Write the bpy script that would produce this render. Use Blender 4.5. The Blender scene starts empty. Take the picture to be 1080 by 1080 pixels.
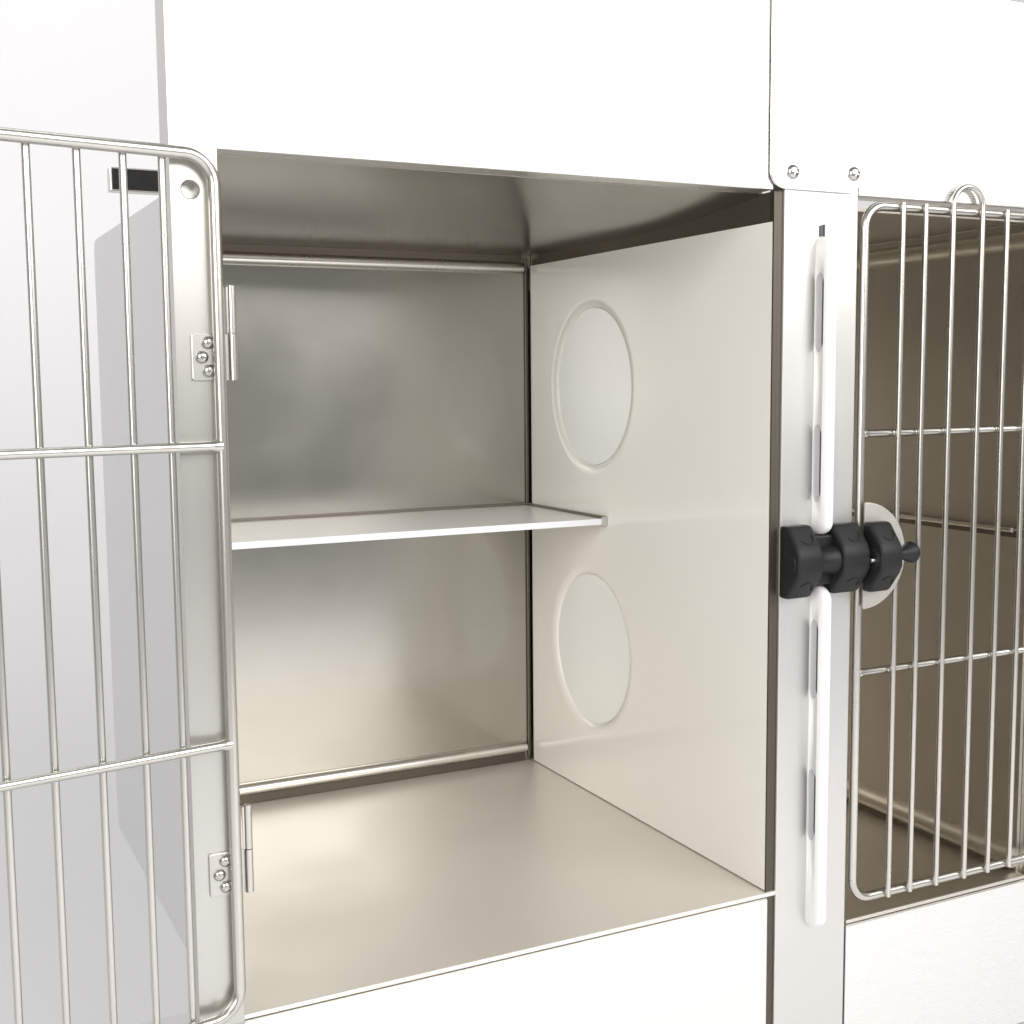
import bpy, bmesh, math, random
from mathutils import Vector, Matrix
PI = math.pi
random.seed(4)
scene = bpy.context.scene
COL = scene.collection

# ------------------------------------------------------------------ materials
def nodes_of(name):
    m = bpy.data.materials.new(name); m.use_nodes = True
    nt = m.node_tree
    return m, nt, nt.nodes['Principled BSDF']

def steel(name, base, rough, scale=(3, 3, 160), streak=.10, bump=.0, aniso=0.0, smudge=.10, metal=1.0, wavy=.03, wscale=7):
    """brushed stainless: fine streaks + broad handling smudges drive roughness, tint and a tiny bump"""
    m, nt, p = nodes_of(name)
    N, L = nt.nodes, nt.links
    tc = N.new('ShaderNodeTexCoord'); mp = N.new('ShaderNodeMapping')
    mp.inputs['Scale'].default_value = scale
    L.new(tc.outputs['Object'], mp.inputs['Vector'])
    n1 = N.new('ShaderNodeTexNoise'); n1.inputs['Scale'].default_value = 6; n1.inputs['Detail'].default_value = 4
    L.new(mp.outputs[0], n1.inputs['Vector'])
    n2 = N.new('ShaderNodeTexNoise'); n2.inputs['Scale'].default_value = wscale; n2.inputs['Detail'].default_value = 5
    L.new(tc.outputs['Object'], n2.inputs['Vector'])
    r1 = N.new('ShaderNodeMapRange'); r1.inputs[1].default_value = .3; r1.inputs[2].default_value = .7
    r1.inputs[3].default_value = rough - streak / 2; r1.inputs[4].default_value = rough + streak / 2
    L.new(n1.outputs[0], r1.inputs[0])
    r2 = N.new('ShaderNodeMapRange'); r2.inputs[1].default_value = .35; r2.inputs[2].default_value = .7
    r2.inputs[3].default_value = -smudge / 2; r2.inputs[4].default_value = smudge / 2
    L.new(n2.outputs[0], r2.inputs[0])
    ad = N.new('ShaderNodeMath'); ad.operation = 'ADD'
    L.new(r1.outputs[0], ad.inputs[0]); L.new(r2.outputs[0], ad.inputs[1])
    L.new(ad.outputs[0], p.inputs['Roughness'])
    mx = N.new('ShaderNodeMix'); mx.data_type = 'RGBA'
    mx.inputs[6].default_value = (*[c * .985 for c in base], 1); mx.inputs[7].default_value = (*[min(1, c * 1.015) for c in base], 1)
    L.new(n1.outputs[0], mx.inputs[0]); L.new(mx.outputs[2], p.inputs['Base Color'])
    b = N.new('ShaderNodeBump'); b.inputs['Strength'].default_value = bump; b.inputs['Distance'].default_value = .002
    L.new(n1.outputs[0], b.inputs['Height'])
    b2 = N.new('ShaderNodeBump'); b2.inputs['Strength'].default_value = wavy; b2.inputs['Distance'].default_value = .004
    L.new(n2.outputs[0], b2.inputs['Height']); L.new(b.outputs[0], b2.inputs['Normal'])
    L.new(b2.outputs[0], p.inputs['Normal'])
    p.inputs['Metallic'].default_value = metal
    p.inputs['Anisotropic'].default_value = aniso
    return m

def plastic(name, base, rough, coat=0.0, var=.04, bump=.0, metallic=0, spec=.5, sss=0.0):
    m, nt, p = nodes_of(name)
    N, L = nt.nodes, nt.links
    tc = N.new('ShaderNodeTexCoord')
    n = N.new('ShaderNodeTexNoise'); n.inputs['Scale'].default_value = 9; n.inputs['Detail'].default_value = 5
    L.new(tc.outputs['Object'], n.inputs['Vector'])
    mx = N.new('ShaderNodeMix'); mx.data_type = 'RGBA'
    mx.inputs[6].default_value = (*[c * (1 - var) for c in base], 1); mx.inputs[7].default_value = (*[min(1, c * (1 + var)) for c in base], 1)
    L.new(n.outputs[0], mx.inputs[0]); L.new(mx.outputs[2], p.inputs['Base Color'])
    r = N.new('ShaderNodeMapRange'); r.inputs[3].default_value = rough * .85; r.inputs[4].default_value = rough * 1.15
    L.new(n.outputs[0], r.inputs[0]); L.new(r.outputs[0], p.inputs['Roughness'])
    if bump:
        n2 = N.new('ShaderNodeTexNoise'); n2.inputs['Scale'].default_value = 900
        L.new(tc.outputs['Object'], n2.inputs['Vector'])
        b = N.new('ShaderNodeBump'); b.inputs['Strength'].default_value = bump; b.inputs['Distance'].default_value = .0005
        L.new(n2.outputs[0], b.inputs['Height']); L.new(b.outputs[0], p.inputs['Normal'])
    p.inputs['Coat Weight'].default_value = coat; p.inputs['Coat Roughness'].default_value = .08
    p.inputs['Metallic'].default_value = metallic
    p.inputs['Specular IOR Level'].default_value = spec
    if sss:
        p.inputs['Subsurface Weight'].default_value = sss; p.inputs['Subsurface Radius'].default_value = (.01, .01, .008)
    return m

M = dict(
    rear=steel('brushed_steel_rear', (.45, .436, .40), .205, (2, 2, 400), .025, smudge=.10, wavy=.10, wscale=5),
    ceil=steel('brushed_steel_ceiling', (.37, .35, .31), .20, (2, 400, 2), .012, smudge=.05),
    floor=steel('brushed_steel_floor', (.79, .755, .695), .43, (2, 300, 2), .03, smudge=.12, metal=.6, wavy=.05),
    dark=steel('brushed_steel_dark', (.67, .635, .575), .38, (2, 2, 300), .02, smudge=.06),
    front=steel('satin_steel_front', (.69, .685, .67), .40, (400, 400, 2), .03, smudge=.05),
    header=steel('satin_steel_header', (.84, .835, .82), .27, (2, 2, 400), .03, smudge=.04),
    post=steel('satin_steel_post', (.55, .54, .515), .33, (400, 400, 2), .02, smudge=.04),
    skin=steel('satin_steel_outer', (.72, .72, .72), .50, (2, 2, 300), .03, smudge=.03),
    wire=steel('polished_wire', (.58, .565, .53), .27, (4, 4, 4), .01, smudge=.03),
    bright=steel('polished_trim', (.74, .72, .68), .28, (4, 4, 4), .01, smudge=.03),
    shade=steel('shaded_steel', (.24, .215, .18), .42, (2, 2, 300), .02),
    channel=steel('deep_shaded_steel', (.13, .115, .095), .5, (2, 2, 300), .02),  # steel with the shade of recesses put into its colour
    screw=steel('screw_steel', (.50, .49, .47), .22, (40, 40, 40), .04),
    plate=steel('satin_plate', (.60, .58, .545), .45, (2, 2, 300), .04),
    panel=plastic('cream_gloss_panel', (.90, .88, .815), .18, .4, .012),
    cover=plastic('cloudy_cover', (.93, .93, .885), .18, .4, .01),
    cover2=plastic('cloudy_cover_cool', (.94, .945, .92), .18, .4, .01),
    white=plastic('white_plastic', (.74, .74, .73), .4, 0, .01),
    board=plastic('white_board', (.84, .835, .81), .30, .0, .02),
    edge=plastic('white_board_edge', (.80, .825, .86), .4, 0, .01),
    black=plastic('black_rubber', (.009, .0095, .0105), .5, 0, .15, .25, spec=.35),
    dull=plastic('black_gap', (.006, .006, .006), .7, 0, .1),
    glass=plastic('black_gloss', (.008, .008, .008), .10, 0, .1),
    slot=plastic('grey_slot', (.075, .082, .09), .5, 0, .05),
    room=plastic('white_backdrop', (.775, .772, .785), .8, 0, .01, spec=.1),
)

# ------------------------------------------------------------------ mesh helpers (world coordinates)
def box_bm(bm, x0, x1, y0, y1, z0, z1, bev=0.0, seg=2):
    b = bmesh.new()
    bmesh.ops.create_cube(b, size=1)
    for v in b.verts:
        v.co = Vector(((x0 + x1) / 2 + v.co.x * (x1 - x0), (y0 + y1) / 2 + v.co.y * (y1 - y0), (z0 + z1) / 2 + v.co.z * (z1 - z0)))
    if bev: bmesh.ops.bevel(b, geom=b.edges[:], offset=bev, segments=seg, profile=.5, affect='EDGES')
    merge(bm, b)

def merge(bm, b):
    me = bpy.data.meshes.new('tmp'); b.to_mesh(me); b.free(); bm.from_mesh(me); bpy.data.meshes.remove(me)

def tube_bm(bm, pts, r, n=14, caps=True, radii=None):
    pts = [Vector(p) for p in pts]
    T = []
    for i in range(len(pts)):
        a = pts[max(i - 1, 0)]; c = pts[min(i + 1, len(pts) - 1)]
        T.append((c - a).normalized())
    up = Vector((0, 0, 1)) if abs(T[0].z) < .9 else Vector((0, 1, 0))
    nrm = (up - T[0] * up.dot(T[0])).normalized()
    rings = []
    for i, p in enumerate(pts):
        nrm = (nrm - T[i] * nrm.dot(T[i])).normalized()
        bi = T[i].cross(nrm); rr = radii[i] if radii else r
        rings.append([bm.verts.new(p + (nrm * math.cos(2 * PI * k / n) + bi * math.sin(2 * PI * k / n)) * rr) for k in range(n)])
    for a, b in zip(rings, rings[1:]):
        for k in range(n):
            f = bm.faces.new((a[k], a[(k + 1) % n], b[(k + 1) % n], b[k])); f.smooth = True
    if caps:
        bm.faces.new(rings[0][::-1]); bm.faces.new(rings[-1])

def prism_bm(bm, poly, axis, a0, a1, bev=0.0, seg=2, smooth=False):
    """extrude a 2-D polygon along an axis: x -> (y,z), y -> (x,z), z -> (x,y)"""
    b = bmesh.new()
    def P(u, v, w): return {'x': (w, u, v), 'y': (u, w, v), 'z': (u, v, w)}[axis]
    lo = [b.verts.new(P(u, v, a0)) for u, v in poly]; hi = [b.verts.new(P(u, v, a1)) for u, v in poly]
    b.faces.new(lo); b.faces.new(hi[::-1])
    for i in range(len(poly)):
        j = (i + 1) % len(poly); b.faces.new((lo[i], hi[i], hi[j], lo[j]))
    bmesh.ops.recalc_face_normals(b, faces=b.faces[:])
    if bev: bmesh.ops.bevel(b, geom=b.edges[:], offset=bev, segments=seg, profile=.5, affect='EDGES')
    if smooth:
        for f in b.faces: f.smooth = True
    merge(bm, b)

def lathe_bm(bm, prof, origin, axis, n=24):
    """prof = [(distance along axis, radius)]"""
    o = Vector(origin); ax = Vector(axis).normalized()
    u = ax.orthogonal().normalized(); w = ax.cross(u)
    rings = []
    for d, r in prof:
        if r < 1e-6: rings.append([bm.verts.new(o + ax * d)])
        else: rings.append([bm.verts.new(o + ax * d + (u * math.cos(2 * PI * k / n) + w * math.sin(2 * PI * k / n)) * r) for k in range(n)])
    for a, b in zip(rings, rings[1:]):
        for k in range(n):
            k2 = (k + 1) % n
            if len(a) == 1 and len(b) == 1: continue
            if len(a) == 1: vs = (a[0], b[k2], b[k])
            elif len(b) == 1: vs = (a[k], a[k2], b[0])
            else: vs = (a[k], a[k2], b[k2], b[k])
            f = bm.faces.new(vs); f.smooth = True

def rrect(x0, x1, z0, z1, r, n=6, corners='abcd'):
    """rounded rectangle; a = low/low, b = high/low, c = high/high, d = low/high"""
    out = []
    for key, cx, cz, t0, px, pz in (('a', x0 + r, z0 + r, PI, x0, z0), ('b', x1 - r, z0 + r, 1.5 * PI, x1, z0),
                                    ('c', x1 - r, z1 - r, 0, x1, z1), ('d', x0 + r, z1 - r, .5 * PI, x0, z1)):
        if key in corners:
            out += [(cx + r * math.cos(t0 + PI / 2 * k / n), cz + r * math.sin(t0 + PI / 2 * k / n)) for k in range(n + 1)]
        else: out.append((px, pz))
    return out

def base_of(parent):
    v = Vector((0, 0, 0)); o = parent
    while o is not None: v += o.location; o = o.parent
    return v

def crisp(bm, ang=.65):
    bm.normal_update()
    for e in bm.edges:
        if len(e.link_faces) == 2 and e.calc_face_angle(0) > ang: e.smooth = False

def obj(name, bm, mat, parent=None, kind=None, label=None, origin=None):
    """one mesh object; bm is in the world frame unless origin is given (then it is local to origin)"""
    bmesh.ops.recalc_face_normals(bm, faces=bm.faces[:]) if kind != 'raw' else None
    me = bpy.data.meshes.new(name); crisp(bm)
    pb = base_of(parent)
    if origin is None: bm.transform(Matrix.Translation(-pb))
    bm.to_mesh(me); bm.free(); me.materials.append(mat)
    o = bpy.data.objects.new(name, me); COL.objects.link(o)
    if origin is not None: o.location = Vector(origin) - pb
    if parent is not None: o.parent = parent
    if kind == 'structure': o['kind'] = kind
    if label: o['label'] = label
    return o

def copy_to(o, loc, parent=None):
    c = o.copy(); COL.objects.link(c); c.parent = parent or o.parent; c.location = loc
    return c

def NB(): return bmesh.new()
def quick(name, mat, parent, *a, bev=.0, **k):
    b = NB(); box_bm(b, *a, bev=bev); return obj(name, b, mat, parent, **k)

# ------------------------------------------------------------------ dimensions (metres)
H, D = .600, .456                    # clear height and depth of the left compartment
XL = -.472                           # inner face of its left wall
XD = .0895                           # right face of the divider
XR, ZR = .325, -.044                 # right compartment: far wall, floor level
ZB = -.34                            # studio floor

# ------------------------------------------------------------------ the setting: white studio sweep
b = NB()
prof = [(-3.2, ZB)]
prof += [(1.1 + .5 * math.sin(t), ZB + .5 - .5 * math.cos(t)) for t in [PI / 2 * k / 14 for k in range(15)]] + [(1.6, 3.2)]
ra = [b.verts.new((-4, y, z)) for y, z in prof]; rb = [b.verts.new((4, y, z)) for y, z in prof]
for i in range(len(prof) - 1):
    f = b.faces.new((ra[i], rb[i], rb[i + 1], ra[i + 1])); f.smooth = True
backdrop = obj('studio_backdrop', b, M['room'], kind='structure')

# ------------------------------------------------------------------ the cage bank
cage = bpy.data.objects.new('animal_cage', None); COL.objects.link(cage)
cage.location = (-.1, .2, ZB); cage.empty_display_size = .1
cage['label'] = 'stainless steel pet cage bank with cream side panel and wire doors, left door swung open'
cage['category'] = 'pet cage'

# left compartment
b = NB(); prism_bm(b, rrect(.0245, D + .006, -.004, H - .002, .014, corners='bc'), 'x', XL - .011, XL)
obj('left_wall', b, M['skin'], cage)
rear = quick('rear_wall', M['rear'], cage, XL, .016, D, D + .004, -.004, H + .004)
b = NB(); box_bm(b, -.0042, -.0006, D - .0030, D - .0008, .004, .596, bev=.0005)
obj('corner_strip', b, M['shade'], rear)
def bead(z, y, r=.0066, name='bead'):
    bb = NB(); pr = []
    for k in range(13):
        t = PI * k / 12
        pr.append((y - .0085 * math.sin(t), z - r * math.cos(t)))
    prism_bm(bb, pr, 'x', XL + .001, -.0082)
    for f in bb.faces:
        if abs(f.normal.x) < .5: f.smooth = True
    return obj(name, bb, M['bright'], rear)
bead(.0168, D - .0005); bead(.5850, D - .0005)
b = NB(); box_bm(b, XL + .001, -.0082, D - .0025, D - .0006, .0006, .0102)
obj('gap_shade', b, M['channel'], rear)  # dark strip painting the shade in the gap under the bead
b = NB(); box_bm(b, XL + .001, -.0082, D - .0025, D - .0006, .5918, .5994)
obj('gap_shade', b, M['shade'], rear)  # dark strip painting the shaded line above the upper bead
# ceiling: flat sheet turned up into a lip behind the header
b = NB()
cu = [(.0230 + .2 * k / 10, H + .0128 * (1 - k / 10) ** 2) for k in range(11)] + [(D - .0005, H)]
prism_bm(b, cu + [(y, z + .003) for y, z in cu[::-1]], 'x', XL + .0003, .0044)
for fc in b.faces: fc.smooth = abs(fc.normal.x) < .5
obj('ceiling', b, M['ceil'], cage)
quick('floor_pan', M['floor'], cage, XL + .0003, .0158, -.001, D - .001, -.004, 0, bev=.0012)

# cream side panel with two recessed round portholes
YP0, YP1, ZP0, ZP1 = .0032, D - .0085, .0012, .5875
CIR = [(.309, .4487, .0885, 1.075), (.312, .1624, .0885, 1.06)]
b = NB()
NS = 72
outer = [b.verts.new((0, y, z)) for y, z in ((YP0, ZP0), (YP1, ZP0), (YP1, ZP1), (YP0, ZP1))]
edges = [b.edges.new((outer[i], outer[(i + 1) % 4])) for i in range(4)]
rings = []
for cy, cz, r, ov in CIR:
    vs = [b.verts.new((0, cy + r * math.cos(2 * PI * k / NS), cz + ov * r * math.sin(2 * PI * k / NS))) for k in range(NS)]
    edges += [b.edges.new((vs[k], vs[(k + 1) % NS])) for k in range(NS)]
    rings.append(vs)
bmesh.ops.triangle_fill(b, edges=edges, use_beauty=True)
for (cy, cz, r, ov), vs in zip(CIR, rings):
    prev = vs
    for dr, dx in ((.0030, .0001), (.0058, .0005), (.0080, .0012), (.0098, .0021), (.0110, .0032), (.0116, .0045)):
        cur = [b.verts.new((dx, cy + (r - dr) * math.cos(2 * PI * k / NS), cz + (ov * r - dr) * math.sin(2 * PI * k / NS))) for k in range(NS)]
        for k in range(NS):
            f = b.faces.new((prev[k], prev[(k + 1) % NS], cur[(k + 1) % NS], cur[k])); f.smooth = True
        prev = cur
# panel edges
eb = [b.verts.new((.004, v.co.y, v.co.z)) for v in outer]
for i in range(4): b.faces.new((outer[i], eb[i], eb[(i + 1) % 4], outer[(i + 1) % 4]))
panel = obj('side_panel', b, M['panel'], cage)
for (cy, cz, r, ov), mm in zip(CIR, ('cover2', 'cover')):
    b = NB()
    prism_bm(b, [(cy + (r - .0116) * math.cos(2 * PI * k / 72), cz + (ov * r - .0116) * math.sin(2 * PI * k / 72)) for k in range(72)], 'x', .0030, .0055)
    o = obj('round_cover', b, M[mm], panel)
quick('partition_wall', M['dark'], cage, .0162, .0172, .0125, D - .001, -.003, H + .0135)
quick('panel_strip', M['shade'], cage, .0046, .0056, .0126, D - .001, .560, H + .0135)  # strip behind the gap above the panel, shade put into its colour

# posts, rails, divider
b = NB()
hx, hz, hr = -.4897, .585, .0066
x0, x1, z0, z1 = -.503, -.4712, -.004, .80
o4 = [b.verts.new((x, -.002, z)) for x, z in ((x0, z0), (x1, z0), (x1, z1), (x0, z1))]
eds = [b.edges.new((o4[i], o4[(i + 1) % 4])) for i in range(4)]
hv = [b.verts.new((hx + hr * math.cos(2 * PI * k / 28), -.002, hz + hr * math.sin(2 * PI * k / 28))) for k in range(28)]
eds += [b.edges.new((hv[k], hv[(k + 1) % 28])) for k in range(28)]
bmesh.ops.triangle_fill(b, edges=eds, use_beauty=True)
pv = hv
for dr, y in ((-.0006, -.0014), (-.0006, .010)):
    cv = [b.verts.new((hx + (hr + dr) * math.cos(2 * PI * k / 28), y, hz + (hr + dr) * math.sin(2 * PI * k / 28))) for k in range(28)]
    for k in range(28): f = b.faces.new((pv[k], pv[(k + 1) % 28], cv[(k + 1) % 28], cv[k])); f.smooth = True
    pv = cv
b.faces.new(pv)
bk = [b.verts.new((v.co.x, .026, v.co.z)) for v in o4]
for i in range(4): b.faces.new((o4[i], bk[i], bk[(i + 1) % 4], o4[(i + 1) % 4]))
b.faces.new(bk)
post = obj('corner_post', b, M['post'], cage)

quick('header_rail', M['header'], cage, XL + .001, -.0015, -.0005, .022, .6132, .80, bev=.0012)
quick('header_rail', M['header'], cage, XD + .0015, .42, -.0005, .022, .6132, .80, bev=.0012)
quick('sill_rail', M['header'], cage, XL + .001, -.0002, -.0025, .022, -.20, -.0045, bev=.0012)
quick('sill_rail', M['header'], cage, XD + .0015, .42, -.0025, .022, -.20, ZR - .0045, bev=.0012)
quick('corner_post', M['post'], cage, XR + .0045, .42, -.0005, .022, -.20, .6125, bev=.0012)
quick('base', M['skin'], cage, -.50, .42, .024, D, ZB, -.22, bev=.003)

b = NB(); box_bm(b, .0090, XD, -.0015, .0122, -.20, .80, bev=.0012)
divider = obj('divider_post', b, M['front'], cage)
b = NB(); box_bm(b, .0043, .0088, .0012, .0118, -.19, .79); box_bm(b, .0002, .0042, .0012, .0030, -.19, .6125)
obj('edge_face', b, M['channel'], divider)  # steel edge coloured dark to stand for shade
b = NB(); prism_bm(b, rrect(-.0075, .0905, .6142, .80, .014, corners='ab'), 'y', -.0042, -.0017, bev=.0007)
cplate = obj('corner_plate', b, M['header'], cage)

def screw_bm(r=.0062, h=.0038):
    s = NB()
    lathe_bm(s, [(0, r), (h * .25, r), (h * .6, r * .86), (h * .88, r * .55), (h, r * .25), (h, 0)], (0, 0, 0), (0, -1, 0), 20)
    # cross recess
    for a in (0, PI / 2):
        q = NB(); box_bm(q, -r * .5, r * .5, -h * 1.04, -h * .9, -r * .07, r * .07)
        bmesh.ops.rotate(q, verts=q.verts, cent=(0, 0, 0), matrix=Matrix.Rotation(a + .4, 3, 'Y')); merge(s, q)
    return s
s0 = obj('screw', screw_bm(), M['screw'], cplate, origin=(.0150, -.0042, .6285))
copy_to(s0, Vector((.0812, -.0042, .6310)) - base_of(cplate))

# pale slotted channel on the divider, broken by the latch
def d_profile(xc, w, y0, d, n=14):
    return [(xc - w / 2, y0)] + [(xc - w / 2 * math.cos(PI * k / n) , y0 - d * .35 - d * .65 * math.sin(PI * k / n)) for k in range(n + 1)] + [(xc + w / 2, y0)]
SX, SW, SD, SY = .0502, .0142, .0170, -.0015
def strip(z0, z1, slots):
    """rounded channel lofted along z with domed tips; slots are long openings sunk in its left flank"""
    bb = NB(); zs = []
    L = .012
    for k in range(7):
        t = PI / 2 * k / 6; zs.append((z0 + L * (1 - math.cos(t)), max(.12, math.sin(t))))
    for k in range(6, -1, -1):
        t = PI / 2 * k / 6; zs.append((z1 - L * (1 - math.cos(t)), max(.12, math.sin(t))))
    rr = []
    for z, s in zs:
        rr.append([bb.verts.new((x, y, z)) for x, y in d_profile(SX, SW * (.35 + .65 * s), SY, SD * s)])
    for a, c in zip(rr, rr[1:]):
        for k in range(len(a) - 1):
            f = bb.faces.new((a[k], a[k + 1], c[k + 1], c[k])); f.smooth = True
    bb.faces.new(rr[0]); bb.faces.new(rr[-1])
    o = obj('slotted_strip', bb, M['white'], cage)
    # cut the slots
    cb = NB()
    for s0_, s1_ in slots:
        prism_bm(cb, [( -.0070 + .0050 * math.cos(t), (s1_ - .010 if math.sin(t) > 0 else s0_ + .010) + .010 * math.sin(t)) for t in [2 * PI * (k + .5) / 28 for k in range(28)]],
                 'x', SX - .012, SX + .0010)
    bmesh.ops.recalc_face_normals(cb, faces=cb.faces[:])
    me = bpy.data.meshes.new('cut'); cb.transform(Matrix.Translation(-base_of(cage))); cb.to_mesh(me); cb.free()
    co = bpy.data.objects.new('cut', me); COL.objects.link(co); co.parent = cage
    md = o.modifiers.new('slots', 'BOOLEAN'); md.operation = 'DIFFERENCE'; md.object = co; md.solver = 'EXACT'
    dg = bpy.context.evaluated_depsgraph_get(); dg.update()
    nm = bpy.data.meshes.new_from_object(o.evaluated_get(dg))
    o.modifiers.clear(); old = o.data; o.data = nm; nm.name = 'slotted_strip'
    bpy.data.objects.remove(co); bpy.data.meshes.remove(me); bpy.data.meshes.remove(old)
    # grey lining at the bottom of each slot
    for s0_, s1_ in slots:
        lb = NB(); box_bm(lb, SX + .0002, SX + .0009, -.0122, -.0018, s0_ + .001, s1_ - .001)
        obj('slot_lining', lb, M['slot'], o)
    return o
strip(.3185, .5765, [(.4775, .5455), (.3480, .4155)])
strip(-.04, .2735, [(.1725, .2435), (.0430, .1085)])
b = NB(); box_bm(b, SX - .0035, SX - .0002, -.0028, -.0016, .5765, .5860, bev=.0004)
box_bm(b, SX - .0002, SX + .0016, -.0034, -.0016, .5765, .5868, bev=.0003)
obj('strip_clip', b, M['slot'], cage)

# rubber latch: three faceted lobes, the third on the right-hand door
LZ = .2972
def lobe(x0, x1, yb, yf, hz, name, parent, dz=0, hollow=False):
    d = yf - yb
    poly = [(yb, -hz), (yb + d * .40, -hz), (yb + d * .90, -hz * .42), (yb + d, -hz * .22), (yb + d, hz * .22), (yb + d * .90, hz * .42), (yb + d * .40, hz), (yb, hz)]
    poly = [(y, z + LZ + dz) for y, z in poly]
    bb = NB(); prism_bm(bb, poly, 'x', x0, x1, bev=.0034, seg=3, smooth=True)
    o = obj(name, bb, M['black'], parent)
    # raised half-round rims on the sloping facets
    for sg in (1, -1):
        rb_ = NB(); pts = []
        c = Vector(((x0 + x1) / 2 + .001, yb + d * .66, LZ + dz + sg * hz * .72))
        tdir = Vector((0, d * .5, -sg * hz * .58)).normalized()
        for k in range(13):
            a = PI * .15 + PI * .95 * k / 12
            pts.append(c + Vector((1, 0, 0)) * (.0072 * math.cos(a)) * -1 + tdir * (.0072 * math.sin(a)))
        tube_bm(rb_, pts, .00042, 6)
        obj('facet_rim', rb_, M['dull'], o)
    # round hub on the left end
    hb = NB(); lathe_bm(hb, [(0, 0), (0, .0085), (.0010, .0092), (.003, .0092)], (x0 - .0008, yb + d * .52, LZ + dz), (1, 0, 0), 24)
    obj('hub', hb, M['dull'] if hollow else M['black'], o)
    return o
latch = lobe(.0070, .0345, -.0016, -.0300, .0318, 'latch', cage)
bb = NB(); tube_bm(bb, [(.0330, -.0120, LZ), (.0440, -.0112, LZ), (.0580, -.0120, LZ)], .012, 20, radii=[.0135, .0112, .0135])
box_bm(bb, .032, .060, -.012, -.0016, LZ - .022, LZ + .022, bev=.002)
obj('neck', bb, M['black'], latch)
lobe(.0575, .0880, -.0016, -.0290, .0310, 'latch', cage)

# hinges: plate, three dome screws and split knuckle
def hinge(zt, parent, screws=True):
    bb = NB()
    tube_bm(bb, [(-.4650, -.0050, zt - .0640), (-.4650, -.0050, zt - .0325)], .0030, 14)
    tube_bm(bb, [(-.4650, -.0050, zt - .0318), (-.4650, -.0050, zt)], .0030, 14)
    box_bm(bb, -.4690, -.4655, -.0062, -.0046, zt - .0318, zt - .001)
    h = obj('hinge', bb, M['wire'], parent)
    pb = NB(); prism_bm(pb, rrect(-.4930, -.4660, zt - .0640, zt - .0325, .0015, 3), 'y', -.0044, -.0022, bev=.0005)
    obj('leaf', pb, M['post'], h)
    sc = None
    for x, z in ((-.4818, zt - .0385), (-.4862, zt - .0482), (-.4818, zt - .0575)):
        if sc is None: sc = obj('screw', screw_bm(.0044, .0034), M['screw'], h, origin=(x, -.0044, z))
        else: copy_to(sc, Vector((x, -.0044, z)) - base_of(h))
hinge(.5217, cage); hinge(.1575, cage)

# right compartment
quick('side_wall', M['dark'], cage, XR, XR + .004, .012, D + .002, ZR - .004, H + .004)
b = NB(); box_bm(b, XD, XD + .002, .0125, D - .002, ZR - .003, H + .002); obj('partition_wall', b, M['dark'], cage)
quick('rear_wall', M['dark'], cage, XD, XR + .004, D + .0022, D + .006, ZR - .004, H + .004)
quick('ceiling', M['dark'], cage, XD + .0022, XR - .0005, .0235, D - .001, H + .004, H + .007)
quick('floor_pan', M['dark'], cage, XD + .0022, XR - .0005, -.001, D - .001, ZR - .004, ZR, bev=.001)
def wall_roll(z, r):
    bb = NB(); tube_bm(bb, [(XR - r * .3, .013, z), (XR - r * .3, D - .002, z)], r, 20); return bb
obj('bead', wall_roll(ZR + .0135, .0105), M['dark'], cage)
obj('bead', wall_roll(H - .012, .0095), M['dark'], cage)
b = NB(); box_bm(b, XR - .018, XR - .0006, .014, D - .004, .3045, .3058); box_bm(b, XR - .0022, XR - .0006, .014, D - .004, .2955, .3045)
rl = obj('shelf_rail', b, M['shade'], cage)
b = NB(); tube_bm(b, [(XR - .0185, .014, .3052), (XR - .0185, D - .004, .3052)], .0024, 12); obj('rolled_edge', b, M['bright'], rl)

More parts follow.
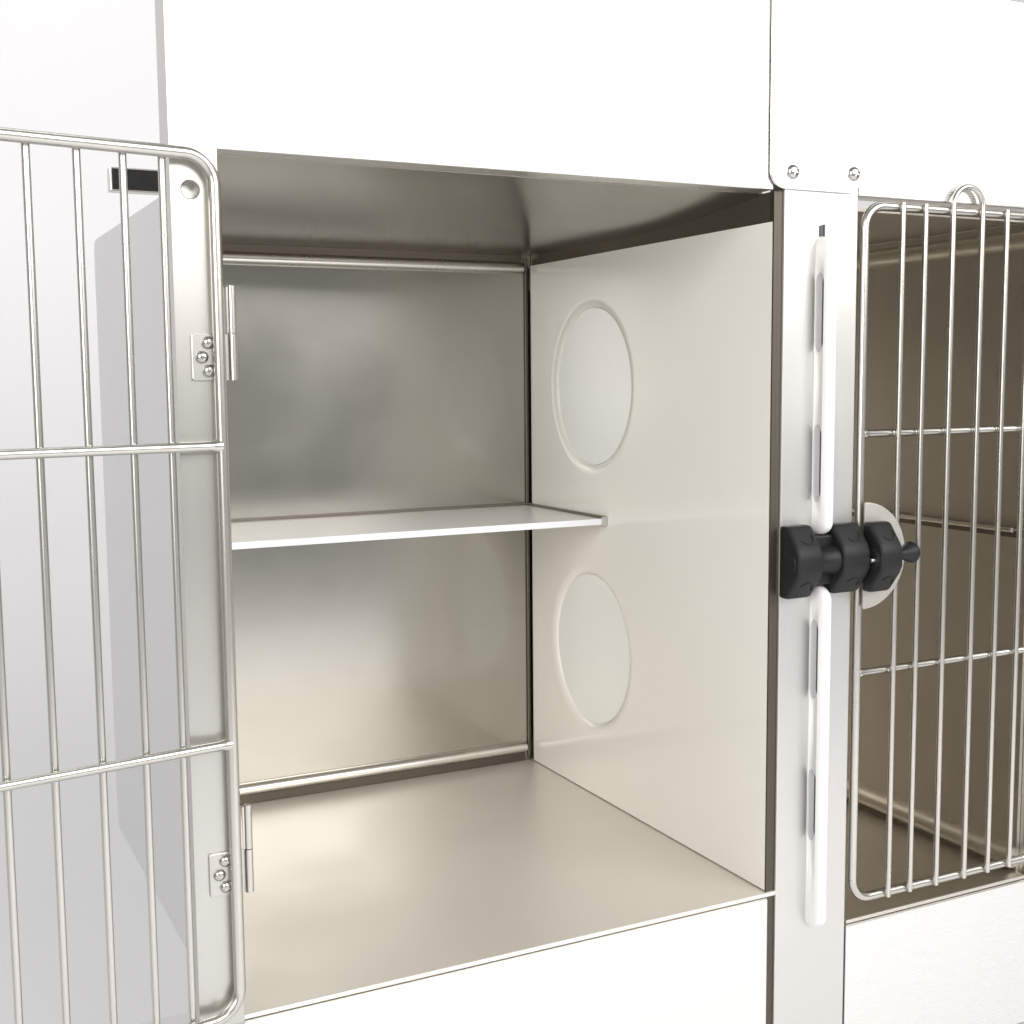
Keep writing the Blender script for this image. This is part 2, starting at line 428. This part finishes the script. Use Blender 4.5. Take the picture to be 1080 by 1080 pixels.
# ------------------------------------------------------------------ wire doors (frame = the door, bars and crossbars its sub-parts)
def wire_door(root_loc, rot, x_edge, x_far, bars, loop, zc, ztop, zbot, name='wire_door'):
    """built in its own frame: u along the width, local +y is the inside of the cage"""
    r = .0042
    bb = NB(); R_ = .020; lo, hi = min(x_edge, x_far), max(x_edge, x_far)
    pts = []
    for cx, cz, t0 in ((lo + R_, zbot + R_, PI), (hi - R_, zbot + R_, 1.5 * PI), (hi - R_, ztop - R_, 0), (lo + R_, ztop - R_, .5 * PI)):
        pts += [(cx + R_ * math.cos(t0 + PI / 2 * k / 8), 0, cz + R_ * math.sin(t0 + PI / 2 * k / 8)) for k in range(9)]
    pts.append(pts[0])
    tube_bm(bb, pts, r, 16, caps=False)
    bmesh.ops.remove_doubles(bb, verts=bb.verts, dist=.0002)
    d = obj(name, bb, M['wire'], cage, origin=root_loc)
    d.rotation_euler = (0, 0, rot)
    def sub(nm, bm2, loc):
        me = bpy.data.meshes.new(nm); crisp(bm2); bm2.to_mesh(me); bm2.free(); me.materials.append(M['wire'])
        o = bpy.data.objects.new(nm, me); COL.objects.link(o); o.parent = d; o.location = loc; return o
    cb_ = NB(); ww = hi - lo
    tube_bm(cb_, [(lo + .001, 0, 0), (lo + .0045, 0, 0), (lo + .0062, 0, 0), (lo + .0085, 0, 0), (hi - .0085, 0, 0), (hi - .0062, 0, 0), (hi - .0045, 0, 0), (hi - .001, 0, 0)], .0034, 14,
            radii=[.0047, .0046, .0039, .0034, .0034, .0039, .0046, .0047])
    for u in list(bars) + list(loop):            # resistance-weld nuggets where bars cross
        for sx in (-1, 1):
            lathe_bm(cb_, [(-.0022, 0), (-.0014, .0012), (0, .0016), (.0014, .0012), (.0022, 0)], (u + sx * .0024, -.0026, random.uniform(-.0006, .0006)), (0, 0, 1), 8)
    c0 = sub('crossbar', cb_, (0, .0, zc[0]))
    # small weld fillets at the ends are part of the crossbar
    for z in zc[1:]: copy_to(c0, (0, 0, z), d)
    bar = NB(); tube_bm(bar, [(0, 0, zbot - .002), (0, 0, ztop + .0035)], .0026, 14)
    b0 = None
    for u in bars:
        if b0 is None: b0 = sub('bar', bar, (u, -.0058, 0))
        else: copy_to(b0, (u, -.0058, 0), d)
    a, c = loop; rr = (c - a) / 2
    lp = [(a, -.0058, zbot - .002), (a, -.0058, ztop - .02)] + [((a + c) / 2 - rr * math.cos(PI * k / 14), -.0058, ztop + .004 + rr * .98 * math.sin(PI * k / 14)) for k in range(15)] + [(c, -.0058, ztop - .02), (c, -.0058, zbot - .002)]
    lb = NB(); tube_bm(lb, lp, .0027, 14); sub('loop_bar', lb, (0, 0, 0))
    return d
ubars = [.0410, .0670, .0965, .1275, .1575, .1875, .2175, .2475, .2775, .3075, .3375, .4185]
ldoor = wire_door((-.468, -.008, 0), -math.radians(170.7), .0075, .4560, ubars, (.3600, .3960), (.4130, .2042), .6070, .006)
rdoor = wire_door((0, 0, 0), 0, .0985, .3360, [.1372, .1640, .2650, .2945], (.1972, .2335), (.4058, .1880), .6060, -.026)
# catch on the right door: half-round plate, third rubber lobe, pin and pull knob
b = NB(); prism_bm(b, [(.0955 + .0480 * math.cos(t), LZ + .0480 * math.sin(t)) for t in [-PI / 2 + PI * k / 36 for k in range(37)]], 'y', -.0112, -.0092, bev=.0005)
obj('catch_plate', b, M['plate'], rdoor)
lb3 = lobe(.0915, .1165, -.0112, -.0385, .0312, 'latch_lobe', cage, dz=.0, hollow=True)
b = NB(); lathe_bm(b, [(0, 0), (0, .0022), (.012, .0022), (.012, 0)], (.0850, -.0300, LZ - .001), (1, 0, 0), 14)
obj('pin', b, M['wire'], lb3)
b = NB(); lathe_bm(b, [(0, 0), (0, .0048), (.004, .0040), (.009, .0042), (.015, .0066), (.021, .0092), (.0235, .0098), (.0255, .0092), (.0262, .0070), (.0262, 0)], (.1158, -.0255, LZ + .001), (.96, .12, .04), 28)
obj('pull_knob', b, M['black'], lb3)

# ------------------------------------------------------------------ the shelf
shelf = bpy.data.objects.new('shelf', None); COL.objects.link(shelf); shelf.location = (-.235, .365, .3035)
shelf.empty_display_size = .05
shelf['label'] = 'thin white shelf board with steel edging halfway up the open left cage'; shelf['category'] = 'shelf'
b = NB(); box_bm(b, XL + .001, -.0040, .2785, D - .0035, .3040, .3092, bev=.0006); obj('board', b, M['board'], shelf)
b = NB(); box_bm(b, XL + .001, -.0040, .2758, .2783, .3032, .3098, bev=.0005); obj('front_edge', b, M['edge'], shelf)
b = NB()
box_bm(b, XL + .001, -.0010, D - .0030, D - .0012, .3010, .3122, bev=.0004)
box_bm(b, -.0036, -.0012, .2765, D - .0032, .3022, .3120, bev=.0004)
obj('edging', b, M['shade'], shelf)
b = NB(); box_bm(b, -.0068, -.0006, .2735, .2762, .3018, .3118, bev=.0006); obj('end_cap', b, M['plate'], shelf)

# ------------------------------------------------------------------ black box behind the open door
cbx = bpy.data.objects.new('control_box', None); COL.objects.link(cbx); cbx.location = (-.42, .47, H + .004)
cbx.empty_display_size = .04
cbx['label'] = 'small black box with thin steel rim above the cage, behind the open wire door'; cbx['category'] = 'box'
quick('housing', M['wire'], cbx, -.4675, -.370, .4450, .4620, .6460, .6690, bev=.0008)
quick('face', M['glass'], cbx, -.4655, -.373, .4435, .4448, .6475, .6675)
b = NB(); box_bm(b, -.412, -.402, .452, .4555, H + .0042, .6468); box_bm(b, -.385, -.375, .452, .4555, H + .0042, .6468)
obj('bracket', b, M['bright'], cbx)

# ------------------------------------------------------------------ light
W = bpy.data.worlds.new('World'); scene.world = W; W.use_nodes = True
bg = W.node_tree.nodes['Background']; bg.inputs[0].default_value = (1.0, .985, .96, 1); bg.inputs[1].default_value = .36

def area(name, loc, target, sx, sy, power, col=(1, .98, .955)):
    l = bpy.data.lights.new(name, 'AREA'); l.shape = 'RECTANGLE'; l.size = sx; l.size_y = sy; l.energy = power; l.color = col
    o = bpy.data.objects.new(name, l); COL.objects.link(o); o.location = loc
    o.rotation_euler = (Vector(target) - Vector(loc)).to_track_quat('-Z', 'Y').to_euler()
    return o
area('key_softbox', (.75, -2.0, 1.58), (-.1, .2, .45), 2.6, 1.5, 68)
area('side_fill', (-1.7, -1.5, 1.0), (-.1, .3, .3), 1.0, 1.4, 30)  # added fill light to brighten the interior and cream panel
area('backdrop_fill', (-.8, .3, 2.6), (-.8, 1.6, 1.5), 2.2, .6, 18, (.985, .99, 1))  # added light, makes the backdrop brighter towards the top
fl = area('floor_fill', (.3, -1.5, 2.0), (.3, -1.5, ZB), 1.2, 1.0, 9)  # added overhead light, brightens the studio floor the steel reflects
fl.data.spread = math.radians(70)

# ------------------------------------------------------------------ camera (solved from the perspective of the cage)
cd = bpy.data.cameras.new('Camera'); cam = bpy.data.objects.new('Camera', cd); COL.objects.link(cam)
yaw, pitch, roll = .463054, .103332, -.0087777
f = Vector((math.sin(yaw) * math.cos(pitch), math.cos(yaw) * math.cos(pitch), -math.sin(pitch)))
r = Vector((math.cos(yaw), -math.sin(yaw), 0)); u = r.cross(f)
r2 = r * math.cos(roll) + u * math.sin(roll); u2 = -r * math.sin(roll) + u * math.cos(roll)
mw = Matrix((r2, u2, -f)).transposed().to_4x4(); mw.translation = (-.685342, -.872079, .455635)
cam.matrix_world = mw
cd.sensor_width = 36; cd.lens = 1334.99 / 1080 * 36; cd.clip_start = .02; cd.clip_end = 100
scene.camera = cam

scene.view_settings.view_transform = 'Standard'; scene.view_settings.look = 'None'
scene.view_settings.exposure = 0; scene.view_settings.gamma = 1
scene.render.engine = 'CYCLES'
cy = scene.cycles
cy.use_denoising = True; cy.max_bounces = 14; cy.glossy_bounces = 10; cy.diffuse_bounces = 5
cy.caustics_reflective = True; cy.sample_clamp_indirect = 6; cy.blur_glossy = .4
